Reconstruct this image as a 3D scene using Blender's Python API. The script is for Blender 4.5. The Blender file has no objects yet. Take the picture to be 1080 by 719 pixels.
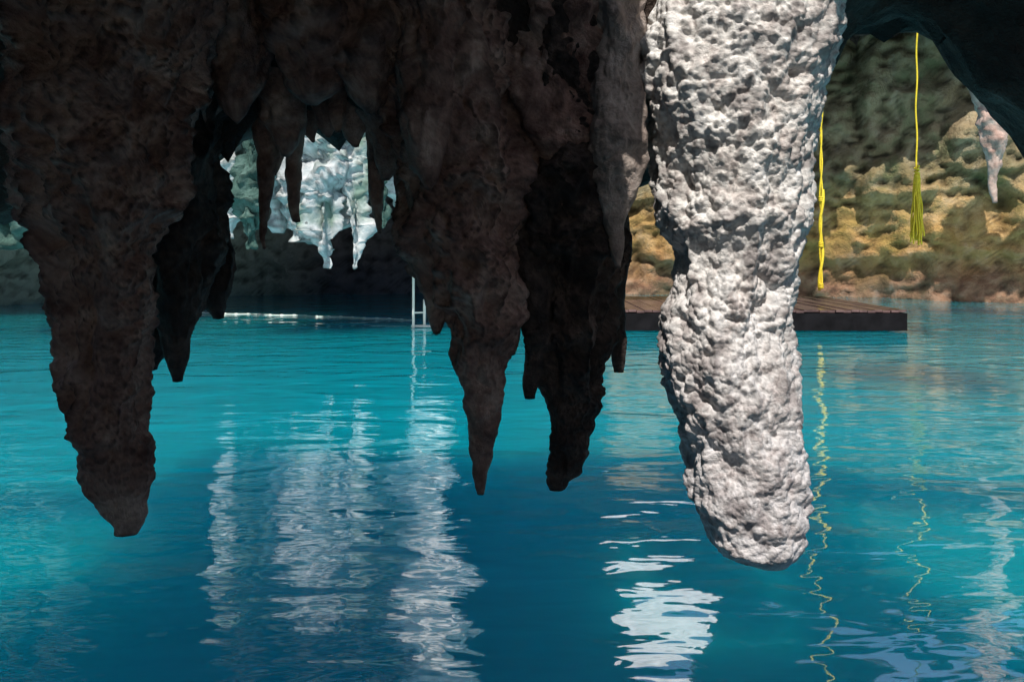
import bpy, math, random
import numpy as np
from mathutils import Vector
random.seed(5); rng=np.random.default_rng(5)
scene=bpy.context.scene
scene.view_settings.view_transform='Standard'
scene.view_settings.look='None'
scene.view_settings.exposure=0
EYE=1.6; F=816.0
def X(px,d): return (px-540.0)/F*d
def Z(py,d): return EYE+(260.0-py)/F*d

# ---------------- numpy noise ----------------
def _h(ix,iy,iz,s):
    with np.errstate(over='ignore'):
        h=(ix.astype(np.int64)*374761393+iy.astype(np.int64)*668265263+iz.astype(np.int64)*2147483647+s*974711)&0xffffffff
        h=((h^(h>>13))*1274126177)&0xffffffff
        h=((h^(h>>16))*2246822519)&0xffffffff
        h=h^(h>>15)
    return (h&0xffffff)/float(0xffffff)
def vn(p,s=0):
    f=np.floor(p); i=f.astype(np.int64); t=p-f; t=t*t*(3-2*t)
    r=0
    for a in (0,1):
        wx=t[...,0] if a else 1-t[...,0]
        for b in (0,1):
            wy=t[...,1] if b else 1-t[...,1]
            for c in (0,1):
                wz=t[...,2] if c else 1-t[...,2]
                r=r+wx*wy*wz*_h(i[...,0]+a,i[...,1]+b,i[...,2]+c,s)
    return r*2-1
def fbm(p,f=1.0,o=4,s=0,g=0.5):
    r=0;a=1;n=0
    for k in range(o):
        r=r+a*vn(p*f+17.3*k,s+k); n+=a; a*=g; f*=2.03
    return r/n
def worley(p,s=0):
    i=np.floor(p).astype(np.int64); best=np.full(p.shape[:-1],9.0)
    for a in(-1,0,1):
        for b in(-1,0,1):
            for c in(-1,0,1):
                cx=i[...,0]+a;cy=i[...,1]+b;cz=i[...,2]+c
                dx=cx+_h(cx,cy,cz,s+1)-p[...,0]
                dy=cy+_h(cx,cy,cz,s+2)-p[...,1]
                dz=cz+_h(cx,cy,cz,s+3)-p[...,2]
                best=np.minimum(best,dx*dx+dy*dy+dz*dz)
    return np.sqrt(best)
def ss(a,b,x):
    t=np.clip((x-a)/(b-a),0,1); return t*t*(3-2*t)

def grid_faces(nr,nc,closed,off=0):
    r=np.arange(nr-1)[:,None]; m=nc if closed else nc-1
    c=np.arange(m)[None,:]; c2=(c+1)%nc
    f=np.stack([r*nc+c,r*nc+c2,(r+1)*nc+c2,(r+1)*nc+c],-1).reshape(-1,4)+off
    return f
def mkobj(name,V,Fc,mat,parent=None,smooth=True):
    me=bpy.data.meshes.new(name)
    me.from_pydata(V.reshape(-1,3).tolist(),[],Fc.tolist() if hasattr(Fc,'tolist') else Fc)
    me.polygons.foreach_set('use_smooth',[smooth]*len(me.polygons))
    me.materials.append(mat); me.update()
    o=bpy.data.objects.new(name,me); scene.collection.objects.link(o)
    if parent: o.parent=parent
    return o

# ---------------- materials ----------------
def newmat(n):
    m=bpy.data.materials.new(n); m.use_nodes=True
    nt=m.node_tree; b=nt.nodes['Principled BSDF']
    return m,nt,b
def N(nt,t,**k):
    n=nt.nodes.new(t)
    for a,v in k.items(): setattr(n,a,v)
    return n
def noise(nt,co,scale,detail=6,rough=.6,dist=0):
    n=N(nt,'ShaderNodeTexNoise'); n.inputs['Scale'].default_value=scale
    n.inputs['Detail'].default_value=detail; n.inputs['Roughness'].default_value=rough
    n.inputs['Distortion'].default_value=dist
    nt.links.new(co,n.inputs['Vector']); return n.outputs['Fac']
def ramp(nt,fac,stops):
    r=N(nt,'ShaderNodeValToRGB'); e=r.color_ramp.elements
    while len(e)<len(stops): e.new(.5)
    for i,(p,c) in enumerate(stops):
        e[i].position=p; e[i].color=(*c,1)
    nt.links.new(fac,r.inputs['Fac']); return r.outputs['Color']
def mix(nt,fac,a,b,bt='MIX'):
    n=N(nt,'ShaderNodeMix',data_type='RGBA',blend_type=bt)
    for s,v in ((n.inputs[0],fac),(n.inputs[6],a),(n.inputs[7],b)):
        if hasattr(v,'links'): nt.links.new(v,s)
        elif isinstance(v,tuple): s.default_value=(*v,1)
        else: s.default_value=v
    return n.outputs[2]
def bump(nt,h,strength,dist,prev=None):
    b=N(nt,'ShaderNodeBump'); b.inputs['Strength'].default_value=strength; b.inputs['Distance'].default_value=dist
    nt.links.new(h,b.inputs['Height'])
    if prev: nt.links.new(prev,b.inputs['Normal'])
    return b.outputs['Normal']
def rock(name,stops,scale=3,bs=25,bd=.012,rough=.85,spot=None,cav=.5,zgrad=None,left=None,top=None,low=None):
    m,nt,b=newmat(name)
    co=N(nt,'ShaderNodeNewGeometry'); P=co.outputs['Position']
    c=ramp(nt,noise(nt,P,scale,4,.68,.4),stops)
    if spot:
        c2=ramp(nt,noise(nt,P,spot[0],3,.6),[(spot[1],(0,0,0)),(spot[2],(1,1,1))])
        c=mix(nt,c2,c,spot[3])
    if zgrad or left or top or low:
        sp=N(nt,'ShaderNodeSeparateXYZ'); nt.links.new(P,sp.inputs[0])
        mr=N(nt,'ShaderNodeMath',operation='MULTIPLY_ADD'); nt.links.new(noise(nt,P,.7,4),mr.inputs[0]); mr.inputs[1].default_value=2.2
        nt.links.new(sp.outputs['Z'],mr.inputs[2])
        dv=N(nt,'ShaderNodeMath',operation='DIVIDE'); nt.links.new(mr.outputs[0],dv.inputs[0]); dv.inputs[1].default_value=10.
    if zgrad:
        zc=ramp(nt,dv.outputs[0],zgrad)
        c=mix(nt,.6,c,zc)
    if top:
        c=mix(nt,ramp(nt,dv.outputs[0],[(.50,(0,0,0)),(.60,(1,1,1))]),c,top)  # upper part darkened: overhang shade put into the rock colour
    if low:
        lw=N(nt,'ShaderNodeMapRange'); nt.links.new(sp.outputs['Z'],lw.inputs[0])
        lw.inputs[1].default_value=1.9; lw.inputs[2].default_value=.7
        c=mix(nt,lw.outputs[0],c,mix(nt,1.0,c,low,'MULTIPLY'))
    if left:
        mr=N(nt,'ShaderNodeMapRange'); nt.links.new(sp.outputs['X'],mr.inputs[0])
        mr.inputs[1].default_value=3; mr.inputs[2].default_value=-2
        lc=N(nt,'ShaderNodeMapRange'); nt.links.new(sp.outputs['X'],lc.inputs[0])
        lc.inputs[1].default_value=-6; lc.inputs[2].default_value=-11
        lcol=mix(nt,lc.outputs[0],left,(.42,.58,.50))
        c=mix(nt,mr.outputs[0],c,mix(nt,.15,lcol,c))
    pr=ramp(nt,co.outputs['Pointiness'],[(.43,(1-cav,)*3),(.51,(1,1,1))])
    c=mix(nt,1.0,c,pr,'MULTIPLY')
    nt.links.new(c,b.inputs['Base Color']); b.inputs['Roughness'].default_value=rough
    b.inputs['Specular IOR Level'].default_value=.3
    n1=bump(nt,noise(nt,P,bs,4,.75),1,bd)
    nt.links.new(n1,b.inputs['Normal'])
    return m
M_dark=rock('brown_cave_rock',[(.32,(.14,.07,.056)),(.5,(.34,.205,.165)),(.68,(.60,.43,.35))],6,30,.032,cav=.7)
M_shade=rock('shaded_dark_rock',[(.3,(.026,.019,.017)),(.5,(.07,.050,.042)),(.7,(.17,.12,.10))],6,28,.035,cav=.75)  # darker copy of the brown rock, shade put into its colour
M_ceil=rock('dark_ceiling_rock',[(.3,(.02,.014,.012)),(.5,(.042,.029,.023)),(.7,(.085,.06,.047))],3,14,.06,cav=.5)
M_mid=rock('grey_brown_rock',[(.3,(.20,.15,.125)),(.5,(.36,.29,.25)),(.7,(.52,.45,.40))],6,30,.02,cav=.6)
M_pink=rock('pinkish_flowstone',[(.3,(.36,.22,.17)),(.5,(.55,.38,.31)),(.7,(.7,.55,.46))],4,14,.03,cav=.5)
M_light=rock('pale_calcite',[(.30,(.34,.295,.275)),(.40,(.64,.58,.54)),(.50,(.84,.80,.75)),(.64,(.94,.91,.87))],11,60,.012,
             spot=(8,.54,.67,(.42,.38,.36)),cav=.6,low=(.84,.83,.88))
M_far=rock('pale_limestone',[(.3,(.28,.32,.31)),(.5,(.50,.53,.53)),(.7,(.74,.74,.72))],2.6,9,.03,spot=(1.0,.52,.66,(.22,.31,.25)),cav=.6,top=(.04,.05,.04))  # top colour stands for shade on the upper draperies
M_cliff=rock('white_limestone',[(.3,(.6,.6,.57)),(.6,(.85,.85,.83))],1,3,.1)
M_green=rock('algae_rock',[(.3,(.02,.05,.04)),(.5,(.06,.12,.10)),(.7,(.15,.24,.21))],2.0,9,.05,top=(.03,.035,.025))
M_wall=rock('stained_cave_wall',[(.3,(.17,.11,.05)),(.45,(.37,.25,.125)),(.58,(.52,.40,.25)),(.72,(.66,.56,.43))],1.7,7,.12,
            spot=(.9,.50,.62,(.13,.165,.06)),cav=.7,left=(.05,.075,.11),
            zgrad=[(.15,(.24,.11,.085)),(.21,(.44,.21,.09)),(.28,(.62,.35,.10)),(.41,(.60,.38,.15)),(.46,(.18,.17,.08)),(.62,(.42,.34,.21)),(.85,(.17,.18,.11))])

# water
m,nt,b=newmat('cenote_water'); M_water=m
g=N(nt,'ShaderNodeNewGeometry'); P=g.outputs['Position']
mp=N(nt,'ShaderNodeMapping'); mp.inputs['Scale'].default_value=(.55,1.25,1); nt.links.new(P,mp.inputs['Vector'])
n1=noise(nt,mp.outputs[0],1.3,2,.5,.6)
mp2=N(nt,'ShaderNodeMapping'); mp2.inputs['Scale'].default_value=(1.5,3.6,1); nt.links.new(P,mp2.inputs['Vector'])
n2=noise(nt,mp2.outputs[0],1.5,2,.5,.3)
bn=bump(nt,n1,1,.034); bn=bump(nt,n2,1,.008,bn)
b.inputs['Base Color'].default_value=(.001,.50,.64,1)
b.inputs['Subsurface Weight'].default_value=1
b.inputs['Subsurface Radius'].default_value=(.1,.9,1.2)
b.inputs['Subsurface Scale'].default_value=5.0
b.subsurface_method='BURLEY'
b.inputs['Specular IOR Level'].default_value=0
b.inputs['Roughness'].default_value=1
gl=N(nt,'ShaderNodeBsdfGlossy'); gl.inputs['Roughness'].default_value=.015; nt.links.new(bn,gl.inputs['Normal'])
fr=N(nt,'ShaderNodeFresnel'); fr.inputs['IOR'].default_value=1.33; nt.links.new(bn,fr.inputs['Normal'])
pw=N(nt,'ShaderNodeMath',operation='POWER'); nt.links.new(fr.outputs[0],pw.inputs[0]); pw.inputs[1].default_value=.32
mx=N(nt,'ShaderNodeMixShader'); nt.links.new(pw.outputs[0],mx.inputs[0]); nt.links.new(b.outputs[0],mx.inputs[1]); nt.links.new(gl.outputs[0],mx.inputs[2])
nt.links.new(mx.outputs[0],nt.nodes['Material Output'].inputs['Surface'])

def simple(name,col,rough=.6,ns=20,var=.35,bd=.003,spec=.5):
    m,nt,b=newmat(name); g=N(nt,'ShaderNodeNewGeometry'); P=g.outputs['Position']
    n=noise(nt,P,ns,4)
    lo=tuple(c*(1-var) for c in col); hi=tuple(min(1,c*(1+var)) for c in col)
    nt.links.new(ramp(nt,n,[(.3,lo),(.7,hi)]),b.inputs['Base Color']); b.inputs['Roughness'].default_value=rough
    b.inputs['Specular IOR Level'].default_value=spec
    nt.links.new(bump(nt,n,.6,bd),b.inputs['Normal']); return m
M_rope=simple('yellow_rope',(.8,.6,.03),.6,30,.2)
M_deck=simple('wet_deck_wood',(.14,.085,.08),.2,3,.5)
M_deckside=simple('dark_timber',(.008,.007,.008),.8,4,.5,spec=.1)
M_white=simple('white_pvc',(.8,.8,.72),.4,5,.1)
M_blue=simple('blue_drum',(.02,.03,.05),.6,5,.2)

# ---------------- stalactites ----------------
def tube(prof,d,n=110,step=.016,kd=.9,lump=.035,nod=.016,nf=16,flute=.02,seed=0,ztop=3.3,crag=1.0,ff=9):
    z=np.array([Z(r[0],d) for r in prof]); L=np.array([X(r[1],d) for r in prof]); R=np.array([X(r[2],d) for r in prof])
    if z[0]<ztop:
        w=R[0]-L[0]; z=np.r_[ztop,z]; L=np.r_[L[0]-.15*w,L]; R=np.r_[R[0]+.15*w,R]
    rows=max(12,int((z[0]-z[-1])/step))
    u=np.linspace(0,1,rows); zz=z[0]+(z[-1]-z[0])*u
    Li=np.interp(-zz,-z,L); Ri=np.interp(-zz,-z,R)
    k=max(1,int(rows*.012)); ker=np.ones(2*k+1)/(2*k+1)
    Ls=np.convolve(np.pad(Li,k,'edge'),ker,'valid'); Rs=np.convolve(np.pad(Ri,k,'edge'),ker,'valid')
    cx=(Ls+Rs)/2; rx=np.maximum((Rs-Ls)/2,.002)
    th=np.linspace(0,2*math.pi,n,endpoint=False)
    ux=np.cos(th)[None,:]; uy=np.sin(th)[None,:]
    Rr=rx[:,None]
    P=np.stack([cx[:,None]+Rr*ux, d+Rr*kd*uy+0*ux, zz[:,None]+0*ux],-1)
    amp=np.clip(Rr/.15,.15,1.3)
    Q=P+seed*3.7
    disp=lump*fbm(Q,3.2,4,seed)+flute*vn(Q*np.array([ff,ff,ff*.17]),seed+5)
    rg=1-2*np.abs(fbm(Q*np.array([1,1,.55])*(nf/16),6.5,3,seed+20))
    disp=disp+crag*nod*1.3*(rg-.5)
    w=worley(Q*nf+.5*vn(Q*nf*.5)[...,None],seed)
    w2=worley(Q*nf*2.4+.4*vn(Q*nf)[...,None],seed+9)
    pat=.5+.5*ss(-.3,.4,fbm(Q,4.5,2,seed+40))
    disp=disp+nod*pat*(1.0*(.4-w*w*1.3)+.5*(.4-w2*w2*1.3))+nod*.4*fbm(Q*nf/16,40,3,seed)
    disp=disp*amp
    zj=lump*.3*fbm(Q+9,6,2,seed+3)*amp
    V=P+np.stack([disp*ux,disp*uy,zj],-1)
    tip=np.array([[cx[-1],d,zz[-1]-.004]])
    Vf=np.vstack([V.reshape(-1,3),tip])
    f=grid_faces(rows,n,True).tolist()
    base=(rows-1)*n; t=rows*n
    f+= [[base+i,base+(i+1)%n,t] for i in range(n)]
    return Vf,f
def join_parts(parts):
    Vs=[];Fs=[];o=0
    for v,f in parts:
        Vs.append(v); Fs+=[[i+o for i in q] for q in f]; o+=len(v)
    return np.vstack(Vs),Fs
def stal(name,parts,mat):
    V,f=join_parts(parts); return mkobj(name,V,f,mat)

G=[(-60,664,906),(0,678,888),(50,667,876),(100,670,860),(150,684,854),(200,692,850),(240,698,844),(265,712,836),(300,714,829),(340,704,831),(390,704,834),(430,714,837),(480,724,839),(520,728,839),(550,740,840),(570,750,840),(582,762,837),(589,778,832),(592,796,824)]
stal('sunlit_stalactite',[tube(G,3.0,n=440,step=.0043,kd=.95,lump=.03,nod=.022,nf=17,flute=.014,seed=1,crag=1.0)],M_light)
A=[(-80,-10,235),(0,5,215),(100,25,205),(200,38,190),(260,48,170),(320,54,150),(400,64,152),(440,74,160),(480,88,156),(520,98,152),(548,112,150),(562,124,140)]
B1=[(100,120,240),(200,140,226),(260,145,235),(290,150,225),(320,148,212),(350,150,200),(375,150,172),(390,155,165)]
B2=[(150,160,220),(300,165,215),(350,172,200),(385,178,196),(402,184,190)]
B3=[(150,190,220),(200,198,224),(240,205,240),(275,208,254),(300,210,250),(320,212,238),(336,226,236)]
B4=[(150,190,222),(300,190,222),(325,195,212),(340,200,206)]
kw=dict(lump=.08,nod=.033,nf=17,crag=1.6)
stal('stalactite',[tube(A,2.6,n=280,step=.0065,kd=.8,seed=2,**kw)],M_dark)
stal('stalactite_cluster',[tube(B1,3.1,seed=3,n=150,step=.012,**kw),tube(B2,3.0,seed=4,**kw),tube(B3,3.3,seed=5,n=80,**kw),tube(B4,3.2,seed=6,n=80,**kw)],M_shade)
D1=[(-80,405,560),(0,415,550),(100,412,552),(180,425,552),(250,432,548),(300,446,545),(340,462,540),(380,480,533),(410,490,526),(440,494,524),(480,494,520),(505,499,514),(521,505,509)]
D2=[(200,428,480),(280,438,474),(320,450,472),(345,455,466),(352,458,462)]
D3=[(250,520,552),(330,528,552),(360,534,548),(374,538,543)]
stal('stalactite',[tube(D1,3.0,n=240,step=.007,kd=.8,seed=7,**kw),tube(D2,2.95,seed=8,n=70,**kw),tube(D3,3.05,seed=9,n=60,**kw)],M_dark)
E1=[(-80,520,690),(0,530,675),(100,535,655),(200,540,652),(260,543,656),(300,546,655),(350,554,652),(390,566,642),(420,572,634),(450,572,626),(480,576,618),(505,574,606),(516,582,598)]
E2=[(300,545,585),(380,548,575),(405,551,567),(420,555,562)]
E3=[(250,632,662),(330,642,660),(360,645,660),(385,646,658),(392,650,656)]
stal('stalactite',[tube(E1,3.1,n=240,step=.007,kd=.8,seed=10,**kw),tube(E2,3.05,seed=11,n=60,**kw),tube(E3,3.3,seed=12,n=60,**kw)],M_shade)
Fp=[(-60,608,690),(0,614,682),(60,624,680),(120,626,682),(170,629,674),(210,634,666),(250,641,660),(270,645,657),(282,650,654)]
stal('stalactite',[tube(Fp,2.9,n=150,step=.008,kd=.9,lump=.05,nod=.03,nf=17,crag=1.5,seed=13)],M_mid)
cur=[]
def small(pc,w,tip,d,seed,top=-60,**k):
    pr=[(top,pc-w*1.1,pc+w*1.1)]
    for t,kk in((.25,.98),(.5,.85),(.7,.66),(.82,.5),(.92,.36),(.97,.22)):
        s=3*math.sin(seed*1.7+t*9)
        pr.append((top+(tip-top)*t,pc-w*kk+s,pc+w*kk+s))
    pr.append((tip,pc-1,pc+3))
    a=dict(kw); a.update(k)
    return tube(pr,d,n=90,step=.012,seed=seed,**a)
sp=[(20,45,215,3.4),(-40,60,260,3.3),(228,36,165,3.3),(278,17,262,3.3),(312,14,234,3.35),(300,38,165,3.2),(345,40,145,3.2),(375,30,155,3.3),(400,15,246,3.3),(405,34,190,3.2),(425,26,225,3.3),(330,24,150,3.4),(355,20,140,3.1),(288,22,185,3.4),
    (480,45,240,2.9),(510,40,300,3.2),(450,40,200,2.8),(590,50,230,3.0),(560,35,330,3.3),(640,35,230,3.3),(610,40,260,3.3),(200,50,150,3.0),(250,40,130,2.9),(150,60,160,3.3),(60,60,150,3.1),(690,30,190,3.3),(330,60,110,2.9),(390,50,120,2.9)]
for i,(c,w,t,d) in enumerate(sp): cur.append(small(c,w,t,d,20+i))
stal('stalactite_curtain',cur,M_dark)
k2=dict(nf=8,nod=.08,lump=.12,crag=1)
rt=[small(1062,34,120,7.0,70,-40,**k2),small(1095,40,165,7.2,71,-40,**k2),small(1020,35,75,6.8,72,-40,**k2),small(1130,70,190,6.8,73,-40,**k2)]
stal('stalactite_cluster',rt,M_shade)
q=[tube([(-250,1025,1060),(100,1030,1066),(150,1036,1060),(170,1040,1058),(190,1042,1053),(205,1045,1052),(214,1048,1051)],12,n=80,step=.03,lump=.12,nod=.06,nf=6,seed=75,ztop=7.8)]
stal('stalactite',q,M_pink)

fd=13.6
def far(prof,seed,d=fd,kd=.6): return tube(prof,d,n=190,step=.025,kd=kd,lump=.30,nod=.07,nf=6,flute=.22,ff=3.2,seed=seed,ztop=8.6)
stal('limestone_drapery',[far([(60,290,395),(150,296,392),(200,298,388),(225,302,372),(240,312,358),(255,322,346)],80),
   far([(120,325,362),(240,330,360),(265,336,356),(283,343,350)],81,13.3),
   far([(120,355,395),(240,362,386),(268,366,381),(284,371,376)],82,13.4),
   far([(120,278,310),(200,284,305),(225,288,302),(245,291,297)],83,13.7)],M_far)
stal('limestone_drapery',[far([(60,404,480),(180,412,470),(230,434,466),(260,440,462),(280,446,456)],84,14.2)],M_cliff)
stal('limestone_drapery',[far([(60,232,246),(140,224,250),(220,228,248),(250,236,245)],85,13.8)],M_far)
stal('mossy_drapery',[far([(60,245,300),(180,250,284),(230,250,278),(262,258,270)],86,12.9),far([(60,390,425),(180,395,416),(240,400,410)],87,13),
   far([(60,-60,60),(210,-30,50),(240,0,30),(262,10,20)],88,13)],M_green)

# ---------------- front ceiling ----------------
lx=np.array([-300,0,50,200,260,330,390,430,560,690,760,860,900,950,1000,1040,1080,1400])
ly=np.array([240,200,205,160,130,115,120,150,200,180,120,70,25,5,30,90,130,200])
gx=np.arange(-16,22,.08); gy=np.arange(-7,3.62,.06)
XX,YY=np.meshgrid(gx,gy)
lipz=Z(np.interp(XX/np.maximum(YY,3.2)*F+540,lx,ly),3.45)
P3=np.stack([XX,YY,0*XX],-1)
ZZ=3.0+.25*fbm(P3,.8,3,3)
t=ss(2.4,3.4,YY); ZZ=ZZ*(1-t)+lipz*t
P3[...,2]=ZZ
ZZ=ZZ-.16*np.abs(fbm(P3,3,4,7))-.2*np.clip(fbm(P3,5,3,8),0,1)-.06*fbm(P3,12,2,9)
V=np.stack([XX+.05*fbm(P3,6,2,1),YY+.12*fbm(P3,2.5,3,2),ZZ],-1)
fc=grid_faces(len(gy),len(gx),False)
cen=V.reshape(-1,3)[fc].mean(1)
SUN=np.array([.06,.60,-.797]); SUN/=np.linalg.norm(SUN)
def sun_cutouts(c):
    e=.05*fbm(c*np.array([1,1,0]),5,3,31)
    e2=.5*fbm(c*np.array([1,1,0]),1.2,3,32)
    t=np.clip((c[:,1]-.7)/1.7,0,1)
    a=(c[:,0]>.20+.20*t+e)&(c[:,0]<.96+.34*t+e)&(c[:,1]>.6+e)&(c[:,1]<2.75)  # unseen opening shaped to put the sun beam on the pale stalactite
    l=(c[:,0]<-2.5+e2)&(c[:,0]>-9+e2)&(c[:,1]>.2+e2)&(c[:,1]<2.9)  # unseen side openings, added to bring sun and fill to near water
    r=(c[:,0]>1.9+e2)&(c[:,0]<8+e2)&(c[:,1]>.2+e2)&(c[:,1]<2.9)
    return a|l|r
fc=fc[~sun_cutouts(cen)]
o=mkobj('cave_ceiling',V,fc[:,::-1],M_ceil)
md=o.modifiers.new('thick','SOLIDIFY'); md.thickness=.2; md.offset=-1

# ---------------- chamber roof ----------------
gx=np.arange(-22,28,.25); gy=np.arange(9,31,.2)
XX,YY=np.meshgrid(gx,gy); P3=np.stack([XX,YY,0*XX],-1)
ZZ=8.2+.9*fbm(P3,.3,4,40)-.9*np.clip(fbm(P3,.9,4,41),0,1)
V=np.stack([XX,YY,ZZ],-1); fc=grid_faces(len(gy),len(gx),False); cen=V.reshape(-1,3)[fc].mean(1)
e=fbm(cen*np.array([1,1,0]),.5,4,42)
edge=cen[:,1]<12.4+1.4*e
hx=(cen[:,0]-3.9)/1.5; hy=(cen[:,1]-20.8)/3.6
hole=(hx*hx+hy*hy)<1+.6*e
e2=fbm(cen*np.array([1,1,0]),.8,4,43)
hole2=(cen[:,0]>6.0+e)&(cen[:,1]>11)&(cen[:,1]<np.where(cen[:,0]>8.5,20.2,18.0)+1.0*e)&(e2<.26)  # out-of-view roof opening, added to dapple sun on right wall and ropes
fc=fc[~(edge|hole|hole2)]
o=mkobj('chamber_roof',V,fc[:,::-1],M_shade)
md=o.modifiers.new('thick','SOLIDIFY'); md.thickness=.4; md.offset=-1

# ---------------- chamber walls ----------------
pts=np.array([(0,-7.5),(-9,-7),(-13,-2),(-14,6),(-15,14),(-14,21),(-9,25.5),(0,27),(7,25.5),(12,23.5),(17,21),(20,16),(21,8),(18,0),(12,-7),(4,-7.5)],float)
seg=np.r_[0,np.cumsum(np.linalg.norm(np.diff(pts,axis=0),axis=1))]
s=np.arange(0,seg[-1],.10)
wx=np.interp(s,seg,pts[:,0]); wy=np.interp(s,seg,pts[:,1])
k=12; ker=np.hanning(2*k+3)[1:-1]; ker/=ker.sum()
wx=np.convolve(np.pad(wx,k,'edge'),ker,'valid'); wy=np.convolve(np.pad(wy,k,'edge'),ker,'valid')
tx=np.gradient(wx); ty=np.gradient(wy); ln=np.hypot(tx,ty); nx=ty/ln; ny=-tx/ln
zs=np.arange(-1,9.0,.075)
ZZ,_=np.meshgrid(zs,s,indexing='ij'); WX=wx[None,:]+0*ZZ; WY=wy[None,:]+0*ZZ
P3=np.stack([WX,WY,ZZ],-1)
hz=ZZ+.5*fbm(P3*np.array([1,1,.3]),.35,3,50)
off=.40*ss(1.0,1.5,hz)+.45*ss(2.9,3.3,hz)-.35*ss(3.6,5.5,hz)+1.0*ss(6.5,9,hz)*(WY<24)
off=off+1.0*fbm(P3,.28,4,51)+.7*(np.abs(fbm(P3,.8,4,52))*2-.6)*(.35+.65*ss(2.8,3.4,hz))+.20*fbm(P3*np.array([1,1,2.0]),2.2,4,53)+.08*fbm(P3,7,3,57)
off=off-.2*vn(P3*np.array([2.2,2.2,.35]),55)*(hz<3)
V=np.stack([WX+nx*off,WY+ny*off,ZZ+.15*fbm(P3,1.5,2,54)],-1)
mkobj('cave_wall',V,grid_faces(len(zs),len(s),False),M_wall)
gx=np.arange(-8,16,.3); gz=np.arange(7.5,22,.3); XX,ZZ=np.meshgrid(gx,gz)
P3=np.stack([XX,0*XX+31,ZZ],-1)
V=np.stack([XX,30.8+.8*(ZZ-8)+1.0*fbm(P3,.4,4,61)+.3*fbm(P3,2,3,62),ZZ+1.5*fbm(P3*np.array([1,1,0]),.3,3,63)*(ZZ>18)],-1)
mkobj('added_sunlit_cliff',V,grid_faces(len(gz),len(gx),False),M_cliff)  # unseen cliff added behind the roof hole so its water reflection turns white

# ---------------- water ----------------
me=bpy.data.meshes.new('water')
x0,x1,y0,y1,zb=-24,28,-10,34,-6
vs=[(x0,y0,0),(x1,y0,0),(x1,y1,0),(x0,y1,0),(x0,y0,zb),(x1,y0,zb),(x1,y1,zb),(x0,y1,zb)]
me.from_pydata(vs,[],[(0,1,2,3),(7,6,5,4),(0,4,5,1),(1,5,6,2),(2,6,7,3),(3,7,4,0)])
me.materials.append(M_water); scene.collection.objects.link(bpy.data.objects.new('water',me))

# ---------------- built objects ----------------
def empty(n,loc=(0,0,0)):
    e=bpy.data.objects.new(n,None); e.location=loc; scene.collection.objects.link(e); return e
def boxv(x0,x1,y0,y1,z0,z1):
    v=np.array([(x0,y0,z0),(x1,y0,z0),(x1,y1,z0),(x0,y1,z0),(x0,y0,z1),(x1,y0,z1),(x1,y1,z1),(x0,y1,z1)],float)
    return v,[[3,2,1,0],[4,5,6,7],[0,1,5,4],[1,2,6,5],[2,3,7,6],[3,0,4,7]]
def pathtube(pts,r,n=10):
    pts=np.array(pts,float); m=len(pts); T=np.gradient(pts,axis=0); T/=np.linalg.norm(T,axis=1)[:,None]+1e-9
    r=np.broadcast_to(np.array(r,float),(m,))
    up=np.array([0,1,0.01]); U=np.cross(T,up); bad=np.linalg.norm(U,axis=1)<.05; U[bad]=np.cross(T[bad],[1,0,0])
    U/=np.linalg.norm(U,axis=1)[:,None]; W=np.cross(T,U); th=np.linspace(0,2*math.pi,n,endpoint=False)
    V=pts[:,None,:]+r[:,None,None]*(np.cos(th)[None,:,None]*U[:,None,:]+np.sin(th)[None,:,None]*W[:,None,:])
    f=grid_faces(m,n,True).tolist(); f+=[list(range(n))[::-1],[(m-1)*n+i for i in range(n)]]
    return V.reshape(-1,3),f
dk=empty('wooden_dock')
xl,xr,yf,yb,zt=2.05,7.45,14.6,18.7,.40
parts=[]
npk=36; w=(xr-xl)/npk
for i in range(npk):
    j=random.uniform(-.008,.008)
    parts.append(boxv(xl+i*w+.004,xl+(i+1)*w-.004,yf+random.uniform(-.03,.02),yb+random.uniform(-.05,.05),zt-.04+j,zt+j))
V,f=join_parts(parts); mkobj('deck_planks',V,f,M_deck,dk,False)
parts=[boxv(xl+.02,xr-.02,yf-.06,yf+.13,.02,zt-.055),boxv(xl+.02,xr-.02,yb-.14,yb-.06,.02,zt-.055),boxv(xl+.02,xl+.1,yf+.14,yb-.15,.02,zt-.055),boxv(xr-.1,xr-.02,yf+.14,yb-.15,.02,zt-.055)]
V,f=join_parts(parts); mkobj('side_beams',V,f,M_deckside,dk,False)
parts=[pathtube([(xl+.5+i*1.1,y,.05) for y in np.linspace(yf+.25,yb-.25,8)],.27,16) for i in range(5)]
V,f=join_parts(parts); mkobj('float_drums',V,f,M_blue,dk)
def strand(x,y,z1,z0,amp,ph,m=160):
    z=np.linspace(z1,z0,m); u=(z1-z)
    return np.stack([x+amp*np.sin(u*5+ph)+.012*np.sin(u*1.3+ph),y+amp*np.cos(u*5+ph),z],-1)
rp=empty('yellow_rope')
D=17.; x=X(866,D); zb=Z(305,D)
V,f=join_parts([pathtube(strand(x,D,8.2,zb,.018,0),.019,8),pathtube(strand(x,D,8.2,zb+.1,.02,3.1),.019,8),
  pathtube(strand(x,D,Z(200,D),zb-.02,.035,1.2,60),.032,8)])
mkobj('strands',V,f,M_rope,rp)
V,f=join_parts([pathtube([(x+.04*math.sin(a),D+.04*math.cos(a),zb+.02+h+.006*a) for a in np.linspace(0,18,60)],.018,8) for h in(0,.9,1.9)])
mkobj('knots',V,f,M_rope,rp)
rp=empty('yellow_rope')
x=X(967,D); zb=Z(258,D); zk=Z(182,D)
V,f=pathtube(strand(x,D,8.2,zk,.012,0),.019,8); mkobj('strands',V,f,M_rope,rp)
parts=[]
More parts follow.
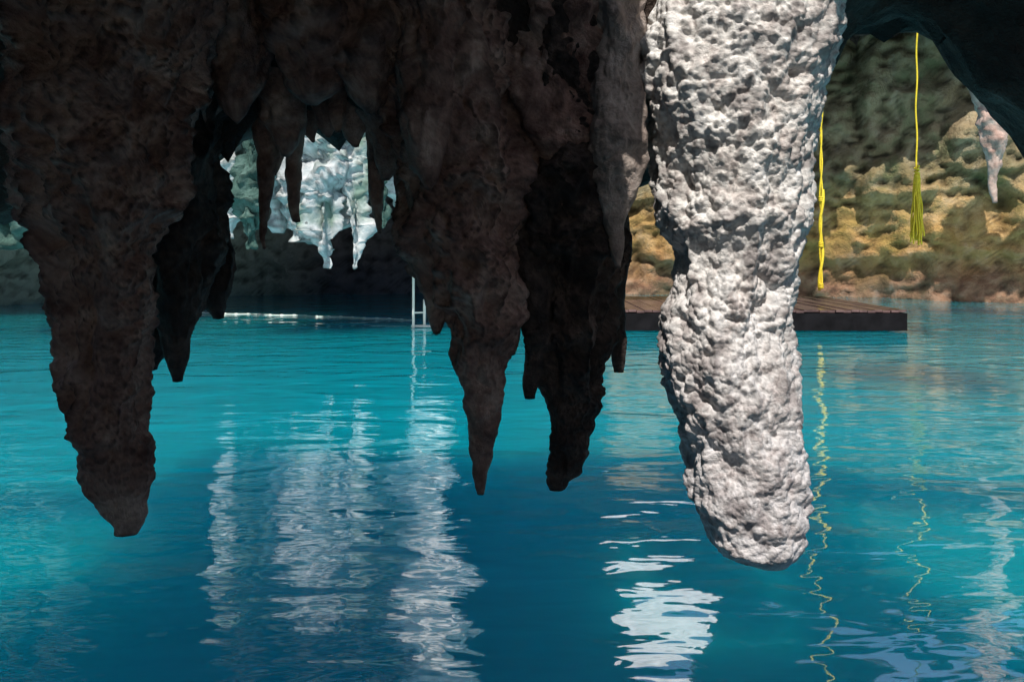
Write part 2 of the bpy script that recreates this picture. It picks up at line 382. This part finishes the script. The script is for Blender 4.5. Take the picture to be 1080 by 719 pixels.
for i in range(16):
    a=i*2.4; r=.02+.10*math.sqrt(i/16)
    n=30; u=np.linspace(0,1,n); sp_=r*(.25+u**.8)
    z=zk+(zb+random.uniform(-.02,.22)-zk)*u
    parts.append(pathtube(np.stack([x+sp_*math.cos(a)+.012*np.sin(u*14+i),D+sp_*math.sin(a),z],-1),.02,6))
V,f=join_parts(parts); mkobj('tassel',V,f,M_rope,rp)
V,f=pathtube([(x+.045*math.sin(a),D+.045*math.cos(a),zk-.12+.012*a) for a in np.linspace(0,22,70)],.02,8); mkobj('knot',V,f,M_rope,rp)
ld=empty('pool_ladder'); D=15.2
xa,xb=X(436,D),X(447,D)
parts=[pathtube([(xa,D,z) for z in np.linspace(-.3,Z(262,D),12)],.026,10),pathtube([(xb,D+.1,z) for z in np.linspace(-.3,Z(316,D),8)],.028,10)]
for z in(.04,.3): parts.append(pathtube([(xa-.0+(xb-xa)*t,D+.1*t,z) for t in np.linspace(0,1,5)],.018,8))
parts.append(pathtube([(xa-.05+.4*t,D+.05,.03) for t in np.linspace(0,1,5)],.026,8))
V,f=join_parts(parts); mkobj('rails',V,f,M_white,ld)
fl=empty('float_line'); parts=[];beads=[]
a=np.array([X(205,18.3),18.6,.01]); b_=np.array([X(436,16.8),16.8,.01])
n=220; u=np.linspace(0,1,n); pl=a+(b_-a)*u[:,None]; pl[:,1]+=.15*np.sin(u*math.pi)+.05*np.sin(u*30); pl[:,2]=.008
V,f=pathtube(pl,.009,6); mkobj('line',V,f,M_white,fl)
for i in range(4,n,12):
    d=pl[min(i+1,n-1)]-pl[i-1]; d/=np.linalg.norm(d)
    q=[pl[i]+d*t for t in np.linspace(-.06,.06,6)]; beads.append(pathtube(q,[.009,.015,.02,.02,.015,.009],8))
V,f=join_parts(beads); mkobj('floats',V,f,M_white,fl)

# ---------------- light ----------------
w=bpy.data.worlds.new('World'); scene.world=w; w.use_nodes=True
nt=w.node_tree; bg=nt.nodes['Background']; bg.inputs['Strength'].default_value=.15
sk=nt.nodes.new('ShaderNodeTexSky'); sk.sky_type='NISHITA'; sk.sun_disc=False
sk.sun_elevation=math.asin(-SUN[2]); sk.sun_rotation=math.atan2(-SUN[0],-SUN[1])
nt.links.new(sk.outputs[0],bg.inputs['Color'])
L=bpy.data.lights.new('sun','SUN'); L.energy=5; L.angle=math.radians(.5); L.color=(1,.96,.9)
lo=bpy.data.objects.new('sun',L); scene.collection.objects.link(lo); lo.location=(-5,-10,20)
lo.rotation_euler=Vector(SUN.tolist()).to_track_quat('-Z','Y').to_euler()
# ---------------- camera ----------------
c=bpy.data.cameras.new('camera'); co=bpy.data.objects.new('camera',c); scene.collection.objects.link(co)
co.location=(0,0,EYE); co.rotation_euler=(math.radians(90),0,0)
c.sensor_width=36; c.lens=36*F/1080; c.shift_y=-(359.5-260)/1080; c.clip_end=300; c.clip_start=.05
scene.camera=co
